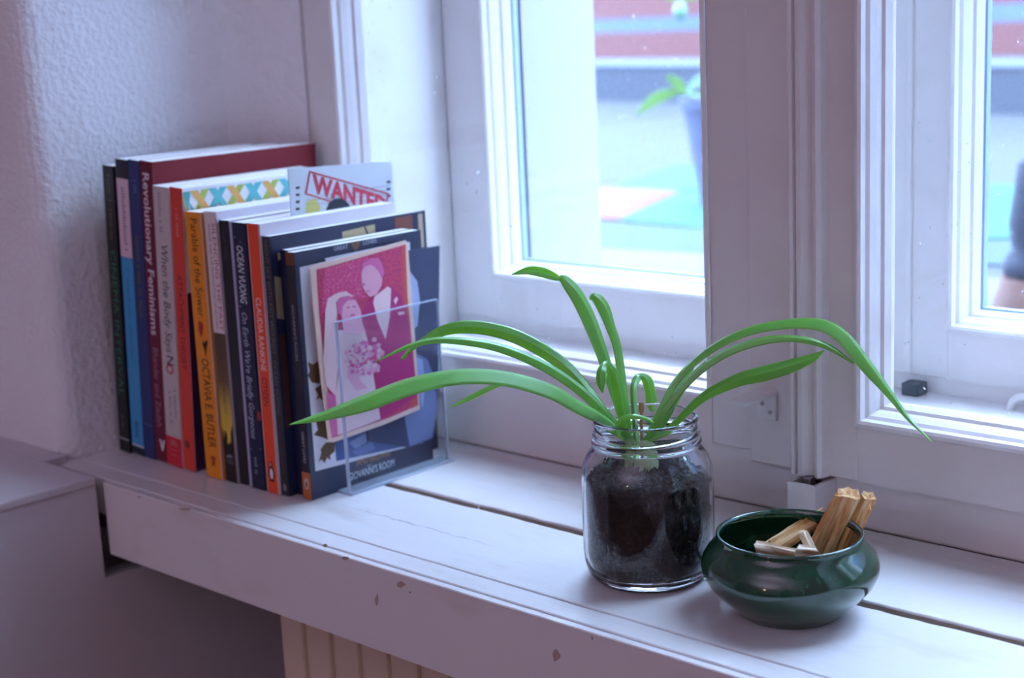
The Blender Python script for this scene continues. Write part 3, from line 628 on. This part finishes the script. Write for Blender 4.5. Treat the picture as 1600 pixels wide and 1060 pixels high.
leafm = bpy.data.materials.new('spider_plant_leaf'); leafm.use_nodes = True
def _lf():
    nt = leafm.node_tree; N = nt.nodes.new; L = nt.links.new; b = nt.nodes['Principled BSDF']; out = nt.nodes['Material Output']
    at_ = N('ShaderNodeAttribute'); at_.attribute_name = 'across'; cr = N('ShaderNodeValToRGB'); e = cr.color_ramp.elements
    e[0].position = 0; e[0].color = lin('84c86a'); e[1].position = 1; e[1].color = lin('7cc064')
    for p, c in ((.18, '6cba58'), (.40, '72be5c'), (.5, '94d07a'), (.60, '6cb858'), (.82, '66b252')):
        k = e.new(p); k.color = lin(c)
    al = N('ShaderNodeAttribute'); al.attribute_name = 'along'; c2 = N('ShaderNodeValToRGB'); e2 = c2.color_ramp.elements
    e2[0].position = 0; e2[0].color = lin('b9d690'); e2[1].position = .22; e2[1].color = (1, 1, 1, 1)
    mx = N('ShaderNodeMix'); mx.data_type = 'RGBA'; mx.inputs[0].default_value = .0
    f2 = N('ShaderNodeMapRange'); f2.inputs['From Min'].default_value = .0; f2.inputs['From Max'].default_value = .16; f2.inputs['To Min'].default_value = .75; f2.inputs['To Max'].default_value = 0
    L(al.outputs['Fac'], f2.inputs['Value']); L(f2.outputs[0], mx.inputs[0]); L(at_.outputs['Fac'], cr.inputs[0]); L(cr.outputs[0], mx.inputs[6]); mx.inputs[7].default_value = lin('b4d08a')
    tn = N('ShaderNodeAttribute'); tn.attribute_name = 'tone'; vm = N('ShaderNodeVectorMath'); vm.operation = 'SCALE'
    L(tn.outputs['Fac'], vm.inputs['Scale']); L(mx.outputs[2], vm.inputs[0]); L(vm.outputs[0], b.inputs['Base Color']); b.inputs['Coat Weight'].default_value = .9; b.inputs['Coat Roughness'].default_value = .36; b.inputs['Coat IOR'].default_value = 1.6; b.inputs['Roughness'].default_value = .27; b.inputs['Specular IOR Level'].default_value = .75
    tl = N('ShaderNodeBsdfTranslucent'); tl.inputs[0].default_value = lin('c8fa70'); ms = N('ShaderNodeMixShader'); ms.inputs[0].default_value = .42
    L(b.outputs[0], ms.inputs[1]); L(tl.outputs[0], ms.inputs[2]); L(ms.outputs[0], out.inputs[0])
_lf()
plant = empty('spider_plant', 'green spider plant with long arching strap leaves growing in the glass jar', 'plant', (JX, JY, .062))
def leaf(pts, fold=.5, label=None, flip=1, name='leaf', tilt=0, tone=1):
    "pts: (px, py, depth along the view, apparent width in px, turn)"
    C = smooth_curve(pts, 10); n = len(C); K = 9; v = []; f = []; ac = []; al = []
    P = [at_depth(c[0], c[1], c[2]) for c in C]
    for i, c in enumerate(C):
        tg = (P[min(i+1, n-1)]-P[max(i-1, 0)]).normalized()
        view = (P[i]-CAM).normalized(); side = tg.cross(view).normalized(); nrm = side.cross(tg).normalized()
        turn = c[4]*(.4 if tilt else 1)+tilt*math.sin(PI*min(1, max(0, i/(n-1))))**.5; sd = side*math.cos(turn)+nrm*math.sin(turn); nm = sd.cross(tg).normalized()*flip
        hw = max(c[3], .4)/FPX*c[2]*.5/max(.25, abs(math.cos(turn)))
        for j in range(K):
            u = -1+2*j/(K-1); dz = fold*hw*(abs(u)-.5)
            v.append(P[i]+sd*(u*hw)+nm*dz); ac.append((u+1)/2); al.append(i/(n-1))
    for i in range(n-1):
        for j in range(K-1): f.append((i*K+j, i*K+j+1, (i+1)*K+j+1, (i+1)*K+j))
    me = mesh(name, [Vector(x)-plant.location for x in v], f, leafm, smooth=True)
    for e in me.edges:
        if e.vertices[0] % K == K//2 and e.vertices[1] % K == K//2: e.use_edge_sharp = True
    a1 = me.attributes.new('across', 'FLOAT', 'POINT'); a1.data.foreach_set('value', ac)
    a2 = me.attributes.new('along', 'FLOAT', 'POINT'); a2.data.foreach_set('value', al)
    a3 = me.attributes.new('tone', 'FLOAT', 'POINT'); a3.data.foreach_set('value', [tone]*len(v))
    o = link(name, me, plant, None, label)
    sm = o.modifiers.new('thickness', 'SOLIDIFY'); sm.thickness = .0005; sm.offset = 0
    return o
D0 = .906
# left leaves: low long one, two upper ones, small cut one
leaf([(985, 742, D0, 9, 0), (978, 700, D0, 12, 0), (955, 664, .905, 15, 0), (905, 634, .90, 19, .1), (860, 608, .895, 22, .2), (790, 588, .885, 23, .25), (715, 585, .875, 24, .2), (640, 600, .865, 27, .1), (570, 627, .855, 26, 0), (505, 650, .85, 14, 0), (452, 664, .845, 1, 0)], tilt=-1.1, tone=1.05)
leaf([(983, 742, D0, 9, 0), (975, 690, D0, 14, 0), (945, 645, .91, 16, .2), (895, 600, .915, 15, .3), (840, 566, .915, 15, .35), (770, 540, .915, 13, .3), (690, 531, .91, 10, .2), (640, 541, .905, 7, .1), (588, 565, .90, 1, 0)], tilt=-.9, tone=.95)
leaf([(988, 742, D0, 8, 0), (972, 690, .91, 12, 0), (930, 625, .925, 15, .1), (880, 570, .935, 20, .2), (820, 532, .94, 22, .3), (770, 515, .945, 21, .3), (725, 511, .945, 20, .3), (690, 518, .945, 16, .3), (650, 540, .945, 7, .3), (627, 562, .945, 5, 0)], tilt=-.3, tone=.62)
leaf([(795, 597, .935, 3, 0), (765, 607, .937, 7, 0), (735, 622, .94, 7, 0), (702, 637, .942, 1, 0)], name='leaf')
# upright leaves
leaf([(995, 742, D0, 9, 0), (985, 690, D0, 12, 0), (965, 620, .91, 17, 0), (945, 560, .915, 18, 0), (925, 505, .92, 22, 0), (905, 465, .925, 22, .1), (885, 440, .93, 17, .4), (874, 434, .93, 8, .8)], tilt=-.75, tone=.95)
leaf([(874, 436, .93, 7, 0), (862, 431, .929, 13, 0), (845, 425, .927, 15, .1), (825, 423, .925, 12, .1), (800, 429, .922, 1, 0)], flip=-1)
leaf([(992, 742, D0, 8, 0), (985, 690, .91, 9, 0), (975, 610, .925, 12, 0), (966, 545, .935, 13, 0), (955, 510, .94, 15, 0), (944, 480, .945, 19, 0), (930, 464, .948, 14, .3), (921, 468, .95, 3, .3)], tilt=-.75)
leaf([(990, 742, D0, 9, 0), (982, 690, D0, 14, 0), (973, 640, .90, 18, 0), (964, 595, .895, 17, 0), (954, 575, .89, 11, .2), (946, 569, .885, 9, .3), (940, 580, .88, 15, .2), (939, 598, .878, 14, .1), (942, 614, .876, 2, 0)], tilt=-.5, tone=.85)
# small middle leaves
leaf([(998, 742, D0, 6, 0), (994, 690, .915, 8, 0), (991, 640, .925, 9, 0), (990, 608, .93, 10, 0), (995, 592, .935, 12, .2), (1003, 588, .938, 10, .3), (1011, 595, .94, 16, .1), (1016, 612, .942, 17, 0), (1018, 630, .943, 16, 0), (1020, 646, .944, 5, 0)])
leaf([(972, 690, .885, 4, 0), (964, 672, .882, 7, 0), (972, 656, .880, 8, .2), (990, 651, .878, 7, .4), (1010, 655, .877, 6, .3), (1021, 661, .876, 2, 0)])
# right leaves
leaf([(1005, 742, D0, 8, 0), (1012, 690, D0, 11, 0), (1032, 640, .905, 10, 0), (1060, 590, .905, 10, 0), (1110, 545, .90, 11, .2), (1170, 515, .895, 13, .3), (1235, 503, .89, 15, .3), (1285, 505, .885, 19, .2), (1320, 526, .88, 21, .1), (1355, 570, .875, 20, 0), (1390, 615, .87, 12, 0), (1420, 655, .865, 6, 0), (1456, 691, .86, 1, 0)], tilt=.95, tone=.85)
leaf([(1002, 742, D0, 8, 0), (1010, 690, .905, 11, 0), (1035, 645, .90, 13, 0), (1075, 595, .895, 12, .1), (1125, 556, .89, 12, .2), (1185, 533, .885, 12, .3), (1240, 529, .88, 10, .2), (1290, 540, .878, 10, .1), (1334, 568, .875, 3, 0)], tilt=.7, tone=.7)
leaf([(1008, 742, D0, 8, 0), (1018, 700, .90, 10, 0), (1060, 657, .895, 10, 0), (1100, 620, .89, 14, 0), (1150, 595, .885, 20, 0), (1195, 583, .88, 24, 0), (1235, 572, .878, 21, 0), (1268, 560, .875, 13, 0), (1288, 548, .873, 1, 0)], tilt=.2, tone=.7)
leaf([(1000, 742, D0, 9, 0), (1012, 700, .915, 12, 0), (1036, 655, .92, 14, 0), (1060, 610, .925, 15, 0), (1075, 585, .928, 11, 0), (1083, 573, .93, 4, 0)], tilt=.7, tone=.8)
# pale fleshy crown
v, f = lathe([(0, 0), (.0076, .0), (.0070, .004), (.0052, .009), (.0034, .014), (.0018, .017), (0, .018)], 24)
link('crown', mesh('crown', [(x*1.25+.0010*math.sin(9*math.atan2(y, x)), y, z) for x, y, z in v], f, mat('b9cf9a', .45), smooth=True), plant, loc=(0, 0, -.001))

stw = paint('bamboo', 'b98a4a', '8d6530', 60, .4, .7, .6, .2, 200, (4, 4, .6))
def stick_between(a, b, r, name, label, cat, m, cap=.0017):
    a, b = Vector(a), Vector(b); L = (b-a).length; v, f = lathe([(0, 0), (r, 0), (r, L-.006), (cap, L-.0055), (cap, L-.0003), (cap*.8, L), (0, L)], 14)
    o = link(name, mesh(name, v, f, m, smooth=False), None, None, label, cat); o.location = a; o.rotation_mode = 'QUATERNION'; o.rotation_quaternion = Vector((0, 0, 1)).rotation_difference(b-a); return o
pb = at_depth(1003, 720, .918); pt = at_depth(1002, 629, .918)
stick_between(pb, pt, .0009, 'wooden_stick', 'thin bamboo stick with blunt tip stuck upright amid the leaves', 'stick', stw)

# ------------------------------------------------------------------ green bowl with wood sticks
BX, BY = .6225, .0885
glz = bpy.data.materials.new('green_glaze'); glz.use_nodes = True
def _gz():
    nt = glz.node_tree; N = nt.nodes.new; L = nt.links.new; b = nt.nodes['Principled BSDF']
    tc = N('ShaderNodeTexCoord'); n = N('ShaderNodeTexNoise'); n.inputs['Scale'].default_value = 130; n.inputs['Detail'].default_value = 5
    cr = N('ShaderNodeValToRGB'); cr.color_ramp.elements[0].color = lin('08301f'); cr.color_ramp.elements[1].color = lin('0f4a32'); cr.color_ramp.elements[0].position = .2; cr.color_ramp.elements[1].position = .75
    L(tc.outputs['Object'], n.inputs['Vector']); L(n.outputs['Fac'], cr.inputs[0]); L(cr.outputs[0], b.inputs['Base Color'])
    b.inputs['Roughness'].default_value = .10; b.inputs['Specular IOR Level'].default_value = .7; b.inputs['Coat Weight'].default_value = .6; b.inputs['Coat Roughness'].default_value = .05
_gz()
bo = [(.0, .0020), (.0240, .0018), (.0262, .0), (.0290, .0004), (.0308, .0030), (.0345, .0062), (.0408, .0120), (.0458, .0180), (.0484, .0238), (.0487, .0275), (.0476, .0318), (.0450, .0360), (.0424, .0390), (.0407, .0410), (.0401, .0425), (.0404, .0440), (.0402, .0452), (.0394, .0457),
      (.0384, .0452), (.0378, .0438), (.0376, .0420), (.0392, .0395), (.0430, .0350), (.0452, .0300), (.0456, .0265), (.0440, .0210), (.0390, .0140), (.0300, .0075), (.0180, .0050), (.0, .0045)]
v, f = lathe(bo, 96)
bowl = link('ceramic_bowl', mesh('ceramic_bowl', v, f, glz, smooth=True), None, None, 'dark green glazed ceramic bowl holding broken wood pieces', 'bowl', None, (BX, BY, .0003))

woodm = bpy.data.materials.new('aromatic_wood'); woodm.use_nodes = True
def _wd():
    nt = woodm.node_tree; N = nt.nodes.new; L = nt.links.new; b = nt.nodes['Principled BSDF']
    tc = N('ShaderNodeTexCoord'); mp = N('ShaderNodeMapping'); mp.inputs['Scale'].default_value = (1, 1, .10)
    n = N('ShaderNodeTexNoise'); n.inputs['Scale'].default_value = 320; n.inputs['Detail'].default_value = 6; n.inputs['Roughness'].default_value = .65
    cr = N('ShaderNodeValToRGB'); e = cr.color_ramp.elements; e[0].position = .28; e[0].color = lin('84542a'); e[1].position = .72; e[1].color = lin('f0d4aa')
    k = e.new(.42); k.color = lin('c88e50'); k = e.new(.55); k.color = lin('e0b47c')
    bp = N('ShaderNodeBump'); bp.inputs['Strength'].default_value = .8; bp.inputs['Distance'].default_value = .001
    L(tc.outputs['Object'], mp.inputs[0]); L(mp.outputs[0], n.inputs['Vector']); L(n.outputs['Fac'], cr.inputs[0]); L(cr.outputs[0], b.inputs['Base Color']); L(n.outputs['Fac'], bp.inputs['Height']); L(bp.outputs[0], b.inputs['Normal'])
    b.inputs['Roughness'].default_value = .7
_wd()
palem = paint('pale_split_wood', 'ecdcc4', '9a7650', 240, .44, .60, .75, .9, 300, (1, 1, .12))
def wood(a, b, wv, w0, w1, t0, t1, label, seed, m=None, k=16, seg=14, jag=.35):
    "splintered stick from a to b; wv: broad direction; w/t: half width and half thickness at both ends"
    r_ = random.Random(seed); a, b = Vector(a), Vector(b); ax = (b-a); L = ax.length; ax.normalize()
    wv = (Vector(wv)-ax*ax.dot(Vector(wv))).normalized(); tv_ = ax.cross(wv)
    shape = []; f1, f2 = r_.uniform(0, 6), r_.uniform(0, 6)
    for j in range(k):
        t = 2*PI*j/k; s = (abs(math.cos(t))**4+abs(math.sin(t))**4)**-.25
        shape.append((math.cos(t)*s, math.sin(t)*s, r_.uniform(.66, 1.08), jag*.006*(math.sin(t+f1)+.6*math.sin(2*t+f2)+r_.uniform(-.45, .45)-.6)))
    v = []; f = []
    for i in range(seg+1):
        u = i/seg; wob = r_.uniform(-.04, .04)
        for j, (cx, cy, g, e) in enumerate(shape):
            gg = g*(1+.05*math.sin(7*u+j*2.1)+wob*.5); ww = (w0+(w1-w0)*u)*gg; tt = (t0+(t1-t0)*u)*gg
            z = L*u+(e if i == seg else (e*.5 if i == seg-1 else 0))-(e*.6 if i == 0 else 0)
            v.append((cx*ww, cy*tt, z))
    for i in range(seg):
        for j in range(k): f.append((i*k+j, i*k+(j+1) % k, (i+1)*k+(j+1) % k, (i+1)*k+j))
    n = len(v); v += [(0, 0, .001), (0, 0, L-.002)]
    for j in range(k): f.append((n, (j+1) % k, j)); f.append((n+1, seg*k+j, seg*k+(j+1) % k))
    o = link('wood_stick', mesh('wood_stick', v, f, m or woodm), None, None, label, 'wood', 'wood pieces in the bowl')
    M = Matrix((( wv.x, tv_.x, ax.x, a.x), (wv.y, tv_.y, ax.y, a.y), (wv.z, tv_.z, ax.z, a.z), (0, 0, 0, 1))); o.matrix_world = M; return o
u1 = 1/FPX*.84
wood(at_depth(1252, 930, .862), at_depth(1327, 769, .842), RT, .0085, .0072, .0055, .0045, 'tallest thick brown wood stick leaning out of the green bowl', 1, jag=.35)
wood(at_depth(1290, 925, .870), at_depth(1360, 776, .852), RT, .0046, .0044, .005, .004, 'slimmer wood stick with dark knots leaning right of the tallest one', 2, jag=.45)
wood(at_depth(1205, 858, .872), at_depth(1286, 806, .885), UP, .0058, .0048, .0035, .003, 'knotty brown wood piece lying slanted behind the chips in bowl', 3, jag=.5)
wood(at_depth(1180, 860, .838), at_depth(1246, 874, .832), UP, .0048, .0050, .006, .006, 'pale striped wood chip lying at the front rim inside bowl', 4, palem, jag=.3)
wood(at_depth(1253, 830, .832), at_depth(1279, 884, .828), RT, .0028, .0032, .0016, .0018, 'small bright flat wood splinter standing upright amid the chips', 5, mat('e6d5b4', .7, bump=.5, bscale=300), k=12, seg=6, jag=.2)
wood(at_depth(1243, 864, .826), at_depth(1280, 868, .824), UP, .0054, .0050, .004, .004, 'short pale wood chip beneath the bright flat splinter', 6, palem, k=12, seg=8, jag=.2)

# ------------------------------------------------------------------ courtyard outside
GZ = -.10
mb = MB(); mb.box(-14, 14, .50, 13, GZ-.2, GZ); mb.build('ground', mat('35363a', .9), kind='structure')
# wall line opposite
A = Vector((-3.55, 5.28, 0)); dv = Vector((2.0, -.50, 0)).normalized(); nv = Vector((dv.y, -dv.x, 0))   # nv: towards the window
def along(s, z, o=0): p = A+dv*s-nv*(-o); return (p.x, p.y, z)
def slab(name, s0, s1, z0, z1, o0, o1, m, parent=None, **kw):
    v = [along(s, z, o) for z in (z0, z1) for o in (o0, o1) for s in (s0, s1)]
    return link(name, mesh(name, v, [(0, 2, 3, 1), (4, 5, 7, 6), (0, 1, 5, 4), (2, 6, 7, 3), (0, 4, 6, 2), (1, 3, 7, 5)], m), parent, **kw)
slab('trim_1', -6, 7, GZ, .070, -.12, .02, mat('2a2d3a', .9), kind='structure')
slab('trim_2', -6, 7, .070, .098, -.14, .03, mat('5f6470', .8), kind='structure')
fence = empty('fence', 'red board fence with pale blue gaps across the courtyard', 'fence', (-3.5, 5.3, .10))
RED = mat('4a1718', .7)
zz = .104
for k in range(9):
    h = .124; wl(slab('board', -6, 7, zz, zz+h, -.06, -.03, RED, fence), fence); zz += h+.064
for sp_ in (-5.5, -3.4, 3.6, 5.4): wl(slab('post', sp_, sp_+.09, .098, zz, -.14, -.062, mat('6f7c98', .7), fence), fence)
slab('wall_opposite', -16, 16, GZ, 6.0, -3.2, -3.0, mat('4a5870', .9), kind='structure')

mb = MB(); mb.box(-6, 4, .52, 1.60, GZ, GZ+.003); mb.build('trim_4', mat('56575c', .9), kind='structure')
# patterned mat on the ground
pm_ = empty('play_mat', 'turquoise and pink mat lying on the pale courtyard ground', 'mat', (-1.2, 2.3, GZ))
def gpt(px, py): return at(px, py, 'Z', GZ+.004)
def gslab(name, pts, m):
    P = [gpt(*p) for p in pts]; n = len(P)
    v = [(p.x, p.y, GZ+.0005) for p in P]+[(p.x, p.y, GZ+.004) for p in P]
    wl(link(name, mesh(name, v, [tuple(reversed(range(n))), tuple(range(n, 2*n))]+[(i, (i+1) % n, n+(i+1) % n, n+i) for i in range(n)], m), pm_), pm_)
TQ = mat('124a46', .7); PK = mat('66343c', .7); BL = mat('28393d', .7)
gslab('turquoise_panel', [(1062, 298), (955, 292), (1000, 275), (1060, 256), (1110, 262), (1110, 296)], TQ)
gslab('pink_panel', [(965, 342), (900, 340), (900, 297), (950, 293), (1062, 299)], PK)
gslab('turquoise_panel', [(1112, 356), (966, 343), (1063, 300), (1112, 298)], TQ)
gslab('blue_panel', [(1125, 396), (900, 384), (900, 347), (1125, 358)], BL)
gslab('turquoise_panel', [(1640, 370), (1500, 372), (1500, 288), (1640, 288)], TQ)
gslab('blue_panel', [(1640, 415), (1500, 412), (1500, 376), (1640, 374)], BL)

# potted plant behind the middle stile
pp = empty('potted_plant', 'leafy young plant in a grey pot on the courtyard ground', 'plant', (-.92, 2.14, GZ))
dep = (Vector((-.92, 2.14, GZ))-CAM).dot(FW)
pc0 = at_depth(1142, 262, dep); pxm = dep/FPX
v, f = lathe([(0, 0), (48*pxm, 0), (74*pxm, 150*pxm), (78*pxm, 150*pxm), (79*pxm, 166*pxm), (73*pxm, 166*pxm), (70*pxm, 150*pxm), (0, 148*pxm)], 40)
pp.location = (pc0.x, pc0.y, GZ+.0045)
link('pot', mesh('pot', v, f, mat('484d6a', .7)), pp)
PLM = mat('4a7020', .6)
def outleaf(pts, wid, name='leaf', m=PLM):
    C = smooth_curve(pts, 6); n = len(C); v = []; f = []
    for i, c in enumerate(C):
        p = at_depth(c[0], c[1], dep-.02); q = at_depth(*C[min(i+1, n-1)][:2], dep-.02)-at_depth(*C[max(i-1, 0)][:2], dep-.02)
        s = q.cross(FW).normalized(); hw = wid*pxm*math.sin(PI*min(.97, .06+i/(n-1)*.94))**.7
        v += [p-s*hw-FW*.006, p+FW*.004, p+s*hw-FW*.006]
    for i in range(n-1): f += [(i*3, i*3+1, i*3+4, i*3+3), (i*3+1, i*3+2, i*3+5, i*3+4)]
    o = link(name, mesh(name, [Vector(x)-Vector(pp.location) for x in v], f, m, smooth=True), pp)
    s = o.modifiers.new('thickness', 'SOLIDIFY'); s.thickness = .002; return o
outleaf([(1062, 143), (1035, 150), (1015, 162), (993, 181)], 9); outleaf([(1068, 150), (1062, 135), (1052, 126), (1040, 120)], 8)
outleaf([(1070, 148), (1090, 128), (1112, 118), (1135, 122)], 8, m=mat('5f7a6a', .6)); outleaf([(1068, 148), (1072, 110), (1080, 60), (1078, 0), (1070, -40)], 2.5, 'stem', mat('7fae5a', .6)) if 0 else None
outleaf([(1142, 112), (1125, 140), (1095, 150), (1066, 146)], 2.2, 'stem', mat('8db05a', .6)); outleaf([(1142, 110), (1143, 60), (1120, -10), (1080, -30), (1062, 0)], 2.2, 'stem', mat('8db05a', .6))
outleaf([(1142, 190), (1144, 150), (1142, 105)], 3, 'stem', mat('8db05a', .6))
outleaf([(1060, -6), (1050, -4), (1040, -10), (1030, -20)], 7); outleaf([(1064, -6), (1076, -4), (1090, -12), (1100, -25)], 7)
fc = at_depth(1063, 17, dep-.02); v, f = lathe([(0, -14*pxm), (7*pxm, -12*pxm), (11*pxm, -4*pxm), (11*pxm, 3*pxm), (8*pxm, 10*pxm), (3*pxm, 15*pxm), (0, 16*pxm)], 20)
link('fruit', mesh('fruit', v, f, mat('5a8068', .4), smooth=True), pp, loc=fc-Vector(pp.location))

# dark blue planter on a terracotta foot, outside the right pane
dq = .0
base = at(1600, 498, 'Z', GZ); dpl = (base-CAM).dot(FW); u_ = dpl/FPX
pl_ = empty('planter', 'dark blue bulging planter on flared terracotta foot outside the right pane', 'planter', (0, 0, GZ))
c0 = at_depth(1622, 505, dpl); pl_.location = (c0.x, c0.y, GZ)
z0 = 0
def up(y): return (505-y)*u_*1.02
v, f = lathe([(0, 0), (76*u_, 0), (74*u_, up(498)), (66*u_, up(466)), (58*u_, up(440)), (0, up(438))], 40)
link('foot', mesh('foot', v, f, mat('6a453a', .7)), pl_)
v, f = lathe([(0, up(439)), (53*u_, up(437)), (56*u_, up(424)), (50*u_, up(410)), (41*u_, up(398)), (44*u_, up(380)), (47*u_, up(360)), (44*u_, up(335)), (39*u_, up(300)), (36*u_, up(268)), (30*u_, up(262)), (26*u_, up(266)), (0, up(270))], 40)
link('body', mesh('body', v, f, mat('161b34', .8), smooth=True), pl_)

bpy.context.view_layer.update()
